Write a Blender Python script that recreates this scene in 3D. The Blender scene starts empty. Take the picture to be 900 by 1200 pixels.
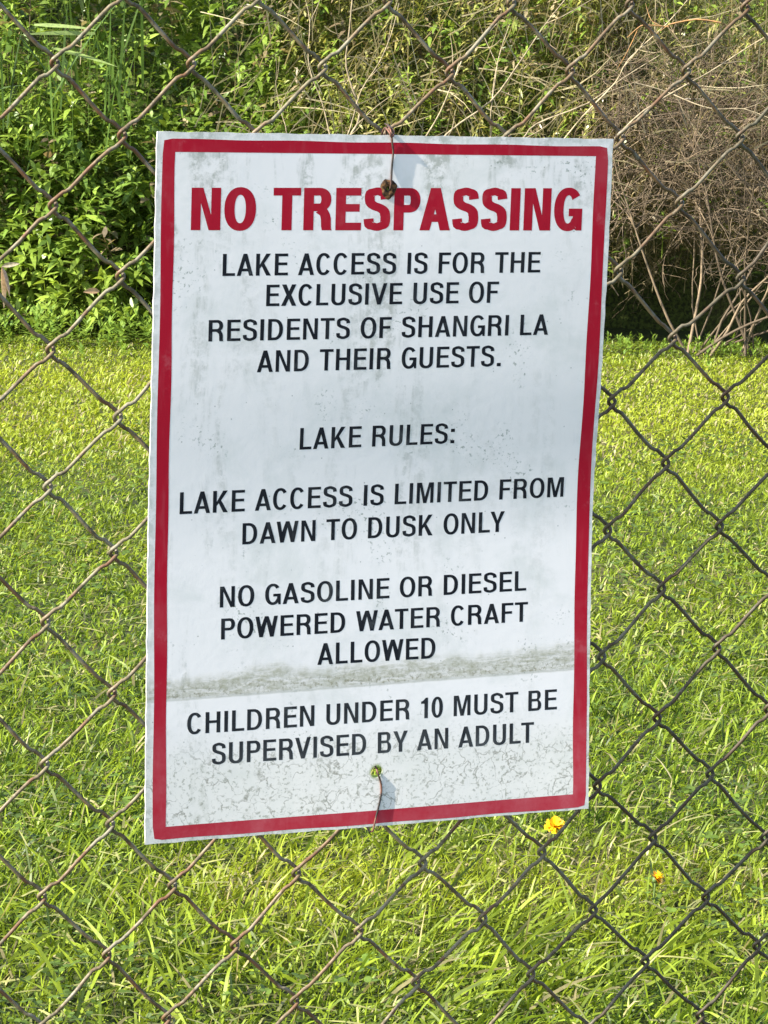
import bpy, math, random
import numpy as np
from mathutils import Vector, Matrix
from mathutils.geometry import tessellate_polygon

sc = bpy.context.scene
C = sc.collection
rng = np.random.default_rng(7)
random.seed(7)

# ------------------------------------------------------------------ camera
CAM = Vector((-0.6816, -1.6711, 1.35))
cam_d = bpy.data.cameras.new('camera')
cam = bpy.data.objects.new('camera', cam_d)
C.objects.link(cam)
cam.matrix_world = Matrix(((0.92564, 0.03204, -0.37704, CAM.x),
                           (-0.37774, 0.13683, -0.91574, CAM.y),
                           (0.02225, 0.99008, 0.13876, CAM.z),
                           (0, 0, 0, 1)))
cam_d.sensor_fit = 'VERTICAL'
cam_d.sensor_height = 24.0
cam_d.lens = 24.0 * 3400 / 1200
cam_d.clip_start = 0.05
cam_d.clip_end = 3000
sc.camera = cam

# ------------------------------------------------------------------ world, sun, exposure
SUN_EL = math.radians(37)
SUN_DIR = Vector((-1.0, -0.09))          # horizontal direction towards the sun
SUN_DIR.normalize()
w = bpy.data.worlds.new('World'); sc.world = w; w.use_nodes = True
nt = w.node_tree
sky = nt.nodes.new('ShaderNodeTexSky'); sky.sky_type = 'NISHITA'; sky.sun_disc = False
sky.sun_elevation = SUN_EL
sky.sun_rotation = math.atan2(SUN_DIR.x, SUN_DIR.y)
bg = nt.nodes['Background']; bg.inputs['Strength'].default_value = 0.118
nt.links.new(sky.outputs[0], bg.inputs['Color'])
sd = bpy.data.lights.new('sun', 'SUN'); sd.energy = 5.0; sd.angle = math.radians(0.5); sd.color = (1.0, 0.95, 0.84)
so = bpy.data.objects.new('sun', sd); C.objects.link(so)
sv = Vector((SUN_DIR.x * math.cos(SUN_EL), SUN_DIR.y * math.cos(SUN_EL), math.sin(SUN_EL)))
so.rotation_euler = sv.to_track_quat('Z', 'Y').to_euler()
so.location = (-4, -1, 6)
sc.view_settings.view_transform = 'Standard'
sc.view_settings.look = 'None'
sc.view_settings.exposure = 1.6
sc.view_settings.gamma = 1.0
sc.view_settings.use_curve_mapping = False
sc.cycles.max_bounces = 8

# ------------------------------------------------------------------ helpers
def tag(o, label=None, cat=None, group=None, kind=None):
    if label: o['label'] = label
    if cat: o['category'] = cat
    if group: o['group'] = group
    if kind: o['kind'] = kind
    return o

def link(name, me, mat=None, parent=None):
    o = bpy.data.objects.new(name, me); C.objects.link(o)
    if mat is not None: me.materials.append(mat)
    if parent is not None: o.parent = parent
    return o

def empty(name, loc=(0, 0, 0)):
    o = bpy.data.objects.new(name, None); C.objects.link(o); o.location = loc
    o.empty_display_size = 0.05
    return o

def np_mesh(name, V, Q, tint=None, smooth=False):
    """V (n,3), Q (m,k) faces all with the same number of corners"""
    V = np.asarray(V, np.float32); Q = np.asarray(Q, np.int32)
    me = bpy.data.meshes.new(name)
    me.vertices.add(len(V)); me.vertices.foreach_set('co', V.ravel())
    m, k = Q.shape
    me.loops.add(m * k); me.loops.foreach_set('vertex_index', Q.ravel())
    me.polygons.add(m)
    me.polygons.foreach_set('loop_start', np.arange(0, m * k, k, dtype=np.int32))
    me.polygons.foreach_set('loop_total', np.full(m, k, np.int32))
    if smooth: me.polygons.foreach_set('use_smooth', np.ones(m, bool))
    me.update(calc_edges=True)
    if tint is not None:
        a = me.attributes.new('tint', 'FLOAT_COLOR', 'POINT')
        a.data.foreach_set('color', np.c_[tint, np.ones(len(tint))].astype(np.float32).ravel())
    me.validate()
    return me

def unit(a):
    return a / np.maximum(np.linalg.norm(a, axis=-1, keepdims=True), 1e-9)

class Bag:
    """collects strips (blades, leaves) and tubes into one mesh"""
    def __init__(s): s.V = []; s.Q = []; s.T = []; s.n = 0
    def add(s, V, Q, T):
        s.V.append(V); s.Q.append(Q + s.n); s.T.append(T); s.n += len(V)
    def strips(s, P, D, L, W, droop, tint, prof, side=None, fold=0.0):
        """leaf strips: base P, direction D, length L, width W, droop (fraction of L that sags)"""
        n = len(P); k = len(prof)
        D = unit(D)
        if side is None: side = rng.normal(size=(n, 3))
        S = unit(np.cross(D, side))
        N = unit(np.cross(S, D))
        t = np.linspace(0, 1, k)
        down = np.array([0, 0, -1.0])
        cen = P[:, None] + L[:, None, None] * (D[:, None] * t[None, :, None] + down * (droop[:, None] * t[None] ** 2)[..., None])
        hw = (W[:, None] * np.array(prof)[None] * 0.5)[..., None] * S[:, None]
        up = (W[:, None] * np.array(prof)[None] * fold)[..., None] * N[:, None]
        if fold:
            V = np.stack([cen - hw + up, cen, cen + hw + up], 2).reshape(-1, 3); c = 3
        else:
            V = np.stack([cen - hw, cen + hw], 2).reshape(-1, 3); c = 2
        base = (np.arange(n) * k * c)[:, None, None]
        j = np.arange(k - 1)[None, :, None]
        qs = []
        for q in range(c - 1):
            a = base + j * c + q
            qs.append(np.concatenate([a, a + 1, a + 1 + c, a + c], 2))
        Q = np.concatenate(qs, 1).reshape(-1, 4)
        T = np.repeat(tint, k * c, axis=0)
        s.add(V, Q, T)
    def tube(s, pts, rad, tint, sides=5):
        pts = np.asarray(pts, float); n = len(pts)
        rad = np.broadcast_to(rad, (n,))
        tg = unit(np.gradient(pts, axis=0))
        ref = np.array([0.31, 0.17, 0.93]) if abs(tg[0] @ np.array([0.31, 0.17, 0.93])) < 0.95 else np.array([1.0, 0, 0])
        A = unit(np.cross(tg, ref)); B = np.cross(tg, A)
        th = np.arange(sides) * 2 * math.pi / sides
        V = pts[:, None] + rad[:, None, None] * (A[:, None] * np.cos(th)[None, :, None] + B[:, None] * np.sin(th)[None, :, None])
        i = np.arange(n - 1)[:, None]; q = np.arange(sides)[None]
        a = i * sides + q; b = i * sides + (q + 1) % sides
        Q = np.stack([a, b, b + sides, a + sides], -1).reshape(-1, 4)
        s.add(V.reshape(-1, 3), Q, np.tile(np.asarray(tint, float), (n * sides, 1)))
    def mesh(s, name, smooth=False):
        return np_mesh(name, np.concatenate(s.V), np.concatenate(s.Q), np.concatenate(s.T), smooth)

# ------------------------------------------------------------------ materials
def mat(name, rough=0.6, spec=0.5, metallic=0.0):
    m = bpy.data.materials.new(name); m.use_nodes = True
    b = m.node_tree.nodes['Principled BSDF']
    b.inputs['Roughness'].default_value = rough
    b.inputs['Specular IOR Level'].default_value = spec
    b.inputs['Metallic'].default_value = metallic
    return m, m.node_tree, b

class NB:
    def __init__(s, nt): s.nt = nt
    def n(s, t, **k):
        o = s.nt.nodes.new(t)
        for a, v in k.items(): setattr(o, a, v)
        return o
    def put(s, sock, v):
        if isinstance(v, (int, float)): sock.default_value = v
        elif isinstance(v, tuple): sock.default_value = v if len(v) != 3 or sock.type == 'VECTOR' else (*v, 1)
        else: s.nt.links.new(v, sock)
    def math(s, op, a, b=0.0, c=0.0, clamp=False):
        o = s.n('ShaderNodeMath', operation=op, use_clamp=clamp)
        s.put(o.inputs[0], a); s.put(o.inputs[1], b); s.put(o.inputs[2], c)
        return o.outputs[0]
    def mix(s, f, a, b, mode='MIX'):
        o = s.n('ShaderNodeMix', data_type='RGBA', blend_type=mode)
        s.put(o.inputs[0], f); s.put(o.inputs[6], a); s.put(o.inputs[7], b)
        return o.outputs[2]
    def noise(s, vec, scale, detail=4, rough=0.5, dist=0.0):
        o = s.n('ShaderNodeTexNoise'); s.put(o.inputs['Vector'], vec)
        o.inputs['Scale'].default_value = scale; o.inputs['Detail'].default_value = detail
        o.inputs['Roughness'].default_value = rough; o.inputs['Distortion'].default_value = dist
        return o.outputs['Fac']
    def smooth(s, v, a, b, lo=0.0, hi=1.0):
        o = s.n('ShaderNodeMapRange', interpolation_type='SMOOTHSTEP')
        s.put(o.inputs[0], v); s.put(o.inputs[1], a); s.put(o.inputs[2], b)
        o.inputs[3].default_value = lo; o.inputs[4].default_value = hi
        return o.outputs[0]
    def scale(s, vec, sx, sy, sz=1.0, off=(0.0, 0.0, 0.0)):
        o = s.n('ShaderNodeMapping'); s.put(o.inputs[0], vec)
        o.inputs['Scale'].default_value = (sx, sy, sz); o.inputs['Location'].default_value = off
        return o.outputs[0]
    def bump(s, h, strength, dist):
        o = s.n('ShaderNodeBump'); o.inputs['Strength'].default_value = strength
        o.inputs['Distance'].default_value = dist; s.put(o.inputs['Height'], h)
        return o.outputs[0]

def foliage_mat(name, rough=0.45, trans=0.35, spec=0.5):
    m, nt, b = mat(name, rough, spec)
    k = NB(nt)
    at = k.n('ShaderNodeAttribute', attribute_name='tint')
    ns = k.noise(k.n('ShaderNodeNewGeometry').outputs['Position'], 60, 2)
    col = k.mix(k.smooth(ns, 0.3, 0.7, 0.0, 0.35), at.outputs['Color'], (0.02, 0.03, 0.008))
    k.put(b.inputs['Base Color'], col)
    tr = k.n('ShaderNodeBsdfTranslucent'); k.put(tr.inputs['Color'], k.mix(0.5, col, k.mix(1.0, col, (1.5, 1.35, 0.5), 'MULTIPLY')))
    mx = k.n('ShaderNodeMixShader'); mx.inputs[0].default_value = trans
    nt.links.new(b.outputs[0], mx.inputs[1]); nt.links.new(tr.outputs[0], mx.inputs[2])
    nt.links.new(mx.outputs[0], nt.nodes['Material Output'].inputs['Surface'])
    return m

M_GRASS = foliage_mat('grass_blade_green', 0.45, 0.42, 0.3)
M_LEAF = foliage_mat('leaf_green', 0.36, 0.36, 0.5)
M_TWIG, nt_, b_ = mat('dry_twig_bark', 0.75, 0.3)
k = NB(nt_); at = k.n('ShaderNodeAttribute', attribute_name='tint')
k.put(b_.inputs['Base Color'], k.mix(k.smooth(k.noise(k.n('ShaderNodeNewGeometry').outputs['Position'], 35, 4), 0.35, 0.65, 0, 0.6), at.outputs['Color'], (0.10, 0.075, 0.05)))

def soil_mat():
    m, nt, b = mat('soil_and_thatch', 0.9, 0.2)
    k = NB(nt); P = k.n('ShaderNodeNewGeometry').outputs['Position']
    a = k.noise(P, 45, 6, 0.65); c = k.noise(P, 0.8, 4)
    col = k.mix(k.smooth(a, 0.35, 0.65), (0.018, 0.022, 0.008), (0.07, 0.09, 0.018))
    col = k.mix(k.smooth(c, 0.45, 0.7, 0, 0.6), col, (0.12, 0.10, 0.04))
    k.put(b.inputs['Base Color'], col)
    k.put(b.inputs['Normal'], k.bump(a, 0.8, 0.02))
    return m
M_SOIL = soil_mat()

def wire_mat():
    m, nt, b = mat('weathered_rusty_galvanised_wire', 0.6, 0.4, 0.0)
    k = NB(nt); P = k.n('ShaderNodeNewGeometry').outputs['Position']
    a = k.noise(P, 9, 5, 0.6); c = k.noise(P, 160, 3, 0.6); g = k.noise(P, 3.1, 2)
    sx = k.n('ShaderNodeSeparateXYZ'); k.put(sx.inputs[0], P)
    col = k.mix(k.smooth(a, 0.40, 0.58), (0.165, 0.140, 0.080), (0.135, 0.082, 0.040))
    col = k.mix(k.smooth(c, 0.46, 0.62, 0, 0.7), col, (0.05, 0.040, 0.022))
    zn = k.noise(P, 60, 4, 0.65)
    col = k.mix(k.smooth(zn, 0.52, 0.60, 0, 0.6), col, (0.21, 0.195, 0.14))
    col = k.mix(k.smooth(zn, 0.47, 0.38, 0, 0.8), col, (0.12, 0.050, 0.022))
    wob = k.math('ADD', sx.outputs[0], k.math('MULTIPLY', k.math('SUBTRACT', g, 0.5), 0.5))
    col = k.mix(k.smooth(wob, 0.06, 0.26, 0, 0.72), col, (0.030, 0.026, 0.015))   # backlit darkness right of the sign, painted into the wire colour
    k.put(b.inputs['Base Color'], col)
    k.put(b.inputs['Roughness'], k.smooth(c, 0.3, 0.7, 0.42, 0.8))
    k.put(b.inputs['Normal'], k.bump(c, 0.35, 0.0006))
    return m
M_WIRE = wire_mat()

def panel_mat():
    m, nt, b = mat('dirty_white_painted_sign_panel', 0.42, 0.45)
    k = NB(nt); uv = k.n('ShaderNodeUVMap').outputs[0]
    s = k.n('ShaderNodeSeparateXYZ'); k.put(s.inputs[0], uv)
    u, v = s.outputs[0], s.outputs[1]
    V = k.scale(uv, 1.0, 1.43)
    base = (0.81, 0.765, 0.75)
    # broad grime
    g1 = k.noise(V, 5.5, 8, 0.65, 0.4)
    g2 = k.noise(k.scale(uv, 9, 2.0), 1.6, 7, 0.68, 0.6)
    g3 = k.noise(V, 38, 5, 0.7)
    sp = k.noise(V, 120, 3, 0.6)
    dirt = k.math('MULTIPLY', k.smooth(g1, 0.46, 0.68), 0.38)
    streak = k.math('MULTIPLY', k.smooth(g2, 0.47, 0.66), k.smooth(g3, 0.40, 0.62))
    edge = k.math('SUBTRACT', 1.0, k.smooth(u, 0.04, 0.30))
    mid = k.math('MULTIPLY', k.math('SUBTRACT', 1.0, k.smooth(k.math('ABSOLUTE', k.math('SUBTRACT', u, 0.50)), 0.03, 0.14)), k.smooth(v, 0.25, 0.45))
    topm = k.smooth(v, 0.84, 0.97)
    where = k.math('ADD', 0.25, k.math('MAXIMUM', k.math('MULTIPLY', edge, 0.75), k.math('MAXIMUM', k.math('MULTIPLY', mid, 0.6), topm)))
    streak = k.math('MULTIPLY', streak, where, clamp=True)
    col = k.mix(dirt, base, (0.52, 0.54, 0.50))
    col = k.mix(k.math('MULTIPLY', streak, 0.8), col, (0.34, 0.345, 0.30))
    # mildew speckle, concentrated in clumps
    clump = k.smooth(k.noise(V, 7.0, 4, 0.6, 0.3), 0.54, 0.66)
    spk = k.smooth(sp, 0.56, 0.66)
    col = k.mix(k.math('MULTIPLY', k.math('MULTIPLY', clump, spk), 0.8), col, (0.22, 0.25, 0.21))
    # scattered dark specks
    vs = k.n('ShaderNodeTexVoronoi'); k.put(vs.inputs['Vector'], V); vs.inputs['Scale'].default_value = 62
    dot = k.math('MULTIPLY', k.smooth(vs.outputs['Distance'], 0.13, 0.05), k.smooth(k.noise(V, 31, 2), 0.56, 0.62))
    col = k.mix(k.math('MULTIPLY', dot, 0.6), col, (0.14, 0.15, 0.13))
    # brownish dirt band across the sign above the last paragraph
    lo = k.math('ADD', 0.2035, k.math('MULTIPLY', u, 0.0088))
    lo = k.math('ADD', lo, k.math('MULTIPLY', k.math('SUBTRACT', k.noise(k.scale(uv, 1, 0), 30, 3), 0.5), 0.003))
    dv = k.math('SUBTRACT', v, lo)
    hi = k.math('ADD', 0.028, k.math('MULTIPLY', k.math('SUBTRACT', k.noise(k.scale(uv, 1, 0.15), 6, 5, 0.6), 0.45), 0.075))
    inband = k.math('MULTIPLY', k.smooth(dv, -0.001, 0.0045), k.math('SUBTRACT', 1.0, k.smooth(k.math('SUBTRACT', dv, hi), -0.008, 0.012)))
    fib = k.noise(k.scale(uv, 16, 120), 1.0, 8, 0.75, 0.8)
    inner = k.math('SUBTRACT', 1.0, k.smooth(dv, 0.006, 0.036))
    amt = k.math('MULTIPLY', inband, k.smooth(fib, 0.34, 0.60, 0.25, 1.0))
    gr = k.noise(k.scale(uv, 70, 120), 1.0, 6, 0.75, 0.5)
    col = k.mix(k.math('MULTIPLY', amt, k.smooth(gr, 0.32, 0.60, 0.45, 1.0)), col, (0.40, 0.385, 0.30))
    fl = k.math('MULTIPLY', k.math('MULTIPLY', inband, inner), k.smooth(k.noise(k.scale(uv, 110, 150), 1.0, 4, 0.7), 0.50, 0.64))
    col = k.mix(k.math('MULTIPLY', fl, 0.75), col, (0.22, 0.20, 0.13))
    bl = k.math('MULTIPLY', k.smooth(dv, -0.0022, 0.0), k.math('SUBTRACT', 1.0, k.smooth(dv, 0.0006, 0.0026)))
    col = k.mix(k.math('MULTIPLY', bl, 0.35), col, (0.3, 0.3, 0.22))
    # crackled, greyer lower field
    low = k.math('SUBTRACT', 1.0, k.smooth(v, 0.085, 0.175))
    col = k.mix(k.math('MULTIPLY', low, 0.42), col, (0.60, 0.585, 0.51))
    wv = k.n('ShaderNodeTexVoronoi', feature='DISTANCE_TO_EDGE')
    dn = k.n('ShaderNodeTexNoise'); k.put(dn.inputs['Vector'], V); dn.inputs['Scale'].default_value = 22; dn.inputs['Detail'].default_value = 5
    wob = k.n('ShaderNodeVectorMath', operation='MULTIPLY_ADD'); k.put(wob.inputs[0], dn.outputs['Color']); wob.inputs[1].default_value = (0.09, 0.09, 0.0); k.put(wob.inputs[2], V)
    k.put(wv.inputs['Vector'], wob.outputs[0]); wv.inputs['Scale'].default_value = 30
    cr = k.math('SUBTRACT', 1.0, k.smooth(wv.outputs['Distance'], 0.008, 0.045))
    low2 = k.math('SUBTRACT', 1.0, k.smooth(v, 0.10, 0.15))
    crm = k.math('MULTIPLY', k.math('MULTIPLY', cr, low2), k.smooth(k.noise(V, 13, 6, 0.75), 0.44, 0.58))
    col = k.mix(k.math('MULTIPLY', crm, 0.75), col, (0.20, 0.19, 0.15))
    sp2 = k.math('MULTIPLY', k.math('MULTIPLY', k.smooth(sp, 0.52, 0.62), k.smooth(g3, 0.42, 0.6)), low)
    col = k.mix(k.math('MULTIPLY', sp2, 0.75), col, (0.27, 0.27, 0.22))
    # rust halo round the upper fixing hole and run below it, green algae round the lower one
    def dist(cu, cv):
        a = k.math('MULTIPLY', k.math('SUBTRACT', u, cu), 0.301); c = k.math('MULTIPLY', k.math('SUBTRACT', v, cv), 0.4323)
        return k.math('SQRT', k.math('ADD', k.math('MULTIPLY', a, a), k.math('MULTIPLY', c, c)))
    d1 = k.math('ADD', dist(0.4955, 0.9245), k.math('MULTIPLY', k.math('SUBTRACT', g3, 0.5), 0.006))
    col = k.mix(k.math('SUBTRACT', 1.0, k.smooth(d1, 0.0046, 0.0066)), col, (0.22, 0.085, 0.03))
    run = k.math('MULTIPLY', k.math('SUBTRACT', 1.0, k.smooth(k.math('ABSOLUTE', k.math('SUBTRACT', u, 0.497)), 0.006, 0.016)),
                 k.math('MULTIPLY', k.smooth(v, 0.84, 0.90), k.math('SUBTRACT', 1.0, k.smooth(v, 0.915, 0.92))))
    col = k.mix(k.math('MULTIPLY', run, 0.25), col, (0.62, 0.48, 0.36))
    d2 = k.math('ADD', dist(0.5047, 0.0806), k.math('MULTIPLY', k.math('SUBTRACT', g3, 0.5), 0.004))
    col = k.mix(k.math('MULTIPLY', k.math('SUBTRACT', 1.0, k.smooth(d2, 0.0042, 0.0058)), 0.7), col, (0.30, 0.33, 0.18))
    # grimy, worn outer margin
    def edge_of(x): return k.math('MINIMUM', x, k.math('SUBTRACT', 1.0, x))
    ed = k.math('MINIMUM', edge_of(u), k.math('MULTIPLY', edge_of(v), 1.43))
    em = k.math('MULTIPLY', k.math('SUBTRACT', 1.0, k.smooth(ed, 0.004, 0.022)), k.smooth(g3, 0.36, 0.60, 0.25, 1.0))
    col = k.mix(k.math('MULTIPLY', em, 0.6), col, (0.45, 0.46, 0.42))
    k.put(b.inputs['Base Color'], col)
    k.put(b.inputs['Roughness'], k.smooth(g1, 0.4, 0.7, 0.38, 0.6))
    k.put(b.inputs['Normal'], k.bump(k.math('ADD', g3, k.math('MULTIPLY', amt, 0.6)), 0.12, 0.0008))
    return m
M_PANEL = panel_mat()

def print_mat(name, colr, worn, wear=0.35):
    m, nt, b = mat(name, 0.55, 0.15)
    k = NB(nt); P = k.n('ShaderNodeNewGeometry').outputs['Position']
    s = k.n('ShaderNodeSeparateXYZ'); k.put(s.inputs[0], P)
    a = k.noise(P, 42, 6, 0.7); c = k.noise(P, 14, 5, 0.65); f = k.noise(k.scale(P, 1, 1, 0.18), 260, 2)
    col = k.mix(k.smooth(c, 0.52, 0.75, 0, wear * 0.6), colr, worn)
    low = k.math('SUBTRACT', 1.0, k.smooth(s.outputs[2], 0.92, 1.02))     # the lower third is more weathered
    col = k.mix(k.math('MULTIPLY', k.math('MULTIPLY', low, k.smooth(a, 0.35, 0.65, 0.3, 1.0)), wear), col, worn)
    col = k.mix(k.math('MULTIPLY', k.smooth(a, 0.57, 0.70), wear), col, worn)
    col = k.mix(k.smooth(f, 0.5, 0.75, 0, wear * 0.35), col, worn)
    k.put(b.inputs['Base Color'], col)
    k.put(b.inputs['Normal'], k.bump(a, 0.1, 0.0004))
    return m
M_RED = print_mat('faded_red_print', (0.37, 0.004, 0.020), (0.46, 0.10, 0.12), 0.5)
M_RED_L = print_mat('red_letter_print', (0.37, 0.004, 0.020), (0.42, 0.08, 0.09), 0.25)
M_BLACK = print_mat('black_letter_print', (0.008, 0.009, 0.014), (0.14, 0.15, 0.15), 0.34)
M_TIE, nt_, b_ = mat('rusty_tie_wire', 0.6, 0.4, 0.3)
k = NB(nt_); P_ = k.n('ShaderNodeNewGeometry').outputs['Position']
k.put(b_.inputs['Base Color'], k.mix(k.smooth(k.noise(P_, 55, 3), 0.42, 0.58), (0.025, 0.02, 0.018), (0.17, 0.075, 0.05)))
M_RUST, nt_, b_ = mat('flaking_rust', 0.9, 0.2)
k = NB(nt_); P_ = k.n('ShaderNodeNewGeometry').outputs['Position']
k.put(b_.inputs['Base Color'], k.mix(k.smooth(k.noise(P_, 400, 3), 0.4, 0.6), (0.03, 0.018, 0.012), (0.15, 0.075, 0.03)))
k.put(b_.inputs['Normal'], k.bump(k.noise(P_, 900, 3), 0.6, 0.0005))
M_PETAL, nt_, b_ = mat('dandelion_yellow', 0.5, 0.3); b_.inputs['Base Color'].default_value = (0.85, 0.48, 0.01, 1)
M_DEAD = foliage_mat('withered_leaf', 0.7, 0.25, 0.3)

# ------------------------------------------------------------------ frame of the meadow: r = along the hedge, f = away from the fence viewpoint
F2 = np.array([0.3807, 0.9247]); R2 = np.array([0.9247, -0.3807]); O2 = np.array([CAM.x, CAM.y])
def place(r, f, z):
    r = np.asarray(r, float); f = np.asarray(f, float); z = np.asarray(z, float)
    xy = O2 + r[..., None] * R2 + f[..., None] * F2
    return np.concatenate([xy, np.broadcast_to(z, r.shape)[..., None]], -1)
def dirs(r, f, z):
    return np.concatenate([r[..., None] * R2 + f[..., None] * F2, z[..., None]], -1)

# cheap smooth value noise for spatial variety
_t = rng.random((64, 64))
def vnoise(x, y, s):
    x = np.asarray(x) * s + 17.3; y = np.asarray(y) * s + 5.1
    i = np.floor(x).astype(int); j = np.floor(y).astype(int); a = x - i; b = y - j
    a = a * a * (3 - 2 * a); b = b * b * (3 - 2 * b)
    g = lambda p, q: _t[p % 64, q % 64]
    return (g(i, j) * (1 - a) + g(i + 1, j) * a) * (1 - b) + (g(i, j + 1) * (1 - a) + g(i + 1, j + 1) * a) * b

# ------------------------------------------------------------------ ground
def ground_z(x, y): return 0.0
gv = []; gq = []
xs = np.r_[-1500, -300, -60, np.linspace(-12, 24, 37), 60, 300, 1500]
ys = np.r_[-1500, -300, -40, np.linspace(-8, 28, 37), 60, 300, 1500]
XX, YY = np.meshgrid(xs, ys)
near = (abs(XX - 5) < 20) & (abs(YY - 10) < 20)
ZZ = np.where(near, (vnoise(XX, YY, 0.6) - 0.5) * 0.012, 0) - 0.018
nx = len(xs); ii, jj = np.meshgrid(np.arange(nx - 1), np.arange(len(ys) - 1))
a_ = (jj * nx + ii).ravel()
ground = link('ground', np_mesh('ground', np.c_[XX.ravel(), YY.ravel(), ZZ.ravel()], np.c_[a_, a_ + 1, a_ + 1 + nx, a_ + nx], smooth=True), M_SOIL)
tag(ground, 'dark soil and thatch under the mown grass', None, None, 'structure')

# ------------------------------------------------------------------ the sign
CORN = np.array([[-0.1547, 0.8993], [0.1469, 0.9000], [0.1488, 1.3322], [-0.1523, 1.3318]])  # BL BR TR TL in x,z
KT = [0, .17, .35, .48, .56, .64, .77, .88, 1]; KV = [0, .13, .45, .88, 1, .86, .62, .38, 0]
def sheet(u, v, off=0.0):
    u = np.asarray(u, float); v = np.asarray(v, float)
    xz = ((1 - u) * (1 - v))[..., None] * CORN[0] + (u * (1 - v))[..., None] * CORN[1] + (u * v)[..., None] * CORN[2] + ((1 - u) * v)[..., None] * CORN[3]
    t = np.clip(1 - v, 0, 1)
    bz = np.mean([np.interp(np.clip(t + q, 0, 1), KT, KV) for q in np.linspace(-.03, .03, 7)], axis=0)
    y = -0.020 + (.004 + .0065 * u) * bz - off
    # tiny dents along the edges
    y = y + 0.0006 * np.sin(9 * u + 4 * v) * (1 - np.minimum(1, 6 * np.minimum(v, 1 - v)))
    return np.stack([xz[..., 0], y, xz[..., 1]], -1)

sign = empty('no_trespassing_sign', (-0.003, -0.020, 1.116))
tag(sign, 'white metal sign with red border reading NO TRESPASSING, tied to the wire fence', 'sign')
SO = np.array(sign.location)
NU, NV = 60, 86
HOLES = [(0.4955, 0.9251, 0.0030, 28, 78), (0.5047, 0.0806, 0.0040, 29, 5)]
verts = {}; VL = []; UVL = []; FL = []
def vid(key, u, v):
    if key not in verts:
        verts[key] = len(VL); VL.append(sheet(u, v) - SO); UVL.append((u, v))
    return verts[key]
def gvid(i, j):
    # edges chipped very slightly
    u, v = i / NU, j / NV
    if i in (0, NU): u += 0.0009 * math.sin(j * 1.7) * math.sin(j * 0.31)
    if j in (0, NV): v += 0.0007 * math.sin(i * 1.3) * math.sin(i * 0.47)
    return vid(('g', i, j), u, v)
for i in range(NU):
    for j in range(NV):
        if any(hi <= i < hi + 3 and hj <= j < hj + 3 for _, _, _, hi, hj in HOLES): continue
        FL.append((gvid(i, j), gvid(i + 1, j), gvid(i + 1, j + 1), gvid(i, j + 1)))
for h, (cu, cv, rr, hi, hj) in enumerate(HOLES):
    ring = [(hi + q, hj) for q in range(3)] + [(hi + 3, hj + q) for q in range(3)] + [(hi + 3 - q, hj + 3) for q in range(3)] + [(hi, hj + 3 - q) for q in range(3)]
    cid = []
    for q in range(24):
        an = math.radians(225) + q * math.pi / 12
        r_ = rr * (1 + (0.12 * math.sin(3 * an) + 0.08 * math.sin(5 * an + 1) if h == 0 else 0.05 * math.sin(2 * an)))
        cid.append(vid(('h', h, q), cu + r_ * math.cos(an) / 0.301, cv + r_ * math.sin(an) / 0.4323))
    for q in range(12):
        b0 = gvid(*ring[q]); b1 = gvid(*ring[(q + 1) % 12]); c0, c1, c2 = cid[2 * q], cid[2 * q + 1], cid[(2 * q + 2) % 24]
        FL += [(b0, c1, c0), (b0, b1, c1), (b1, c2, c1)]
me = bpy.data.meshes.new('panel'); me.from_pydata([tuple(p) for p in VL], [], FL)
uvl = me.uv_layers.new(name='UVMap')
for lp in me.loops: uvl.data[lp.index].uv = UVL[lp.vertex_index]
me.polygons.foreach_set('use_smooth', [True] * len(me.polygons)); me.update()
_cnt = {}
for p_ in me.polygons:
    for ek in p_.edge_keys: _cnt[ek] = _cnt.get(ek, 0) + 1
for e_ in me.edges: e_.use_edge_sharp = _cnt[e_.key] == 1
panel = link('panel', me, M_PANEL, sign)
sol = panel.modifiers.new('thickness', 'SOLIDIFY'); sol.thickness = 0.0013; sol.offset = -1

# red border band, printed on the panel
def border():
    out = [(.0119, .9904), (.9889, .9888), (.9942, .0030), (.0163, .0052)]
    inn = [(.0382, .9725), (.9600, .9749), (.9622, .0238), (.0439, .0234)]
    V = []; Q = []; per = 50
    for e in range(4):
        for q in range(per):
            t = q / per
            o = [out[e][a] * (1 - t) + out[(e + 1) % 4][a] * t for a in (0, 1)]
            n = [inn[e][a] * (1 - t) + inn[(e + 1) % 4][a] * t for a in (0, 1)]
            if e in (1, 3): o[0] += .0009 * math.sin(t * 23 + e); n[0] += .0008 * math.sin(t * 31 + 2 * e)
            else: o[1] += .0005 * math.sin(t * 27 + e)
            if q == 0:   # slightly rounded outer corner
                cx, cy = inn[e]; o = [o[0] + (cx - o[0]) * .12, o[1] + (cy - o[1]) * .12]
            V += [sheet(o[0], o[1], .00004) - SO, sheet(n[0], n[1], .00004) - SO]
    N = 4 * per
    for q in range(N):
        a = 2 * q; b = 2 * ((q + 1) % N)
        Q.append((a, a + 1, b + 1, b))
    return np_mesh('border_band', V, Q, smooth=True)
link('border_band', border(), M_RED, sign)

# ---- lettering: a narrow grotesque drawn by hand, cap height 1
def arc(cx, cy, rx, ry, a0, a1, n=14, p=2.0):
    o = []
    for q in range(n + 1):
        a = math.radians(a0 + (a1 - a0) * q / n)
        c, s = math.cos(a), math.sin(a)
        o.append((cx + rx * math.copysign(abs(c) ** (2 / p), c), cy + ry * math.copysign(abs(s) ** (2 / p), s)))
    return o

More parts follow.
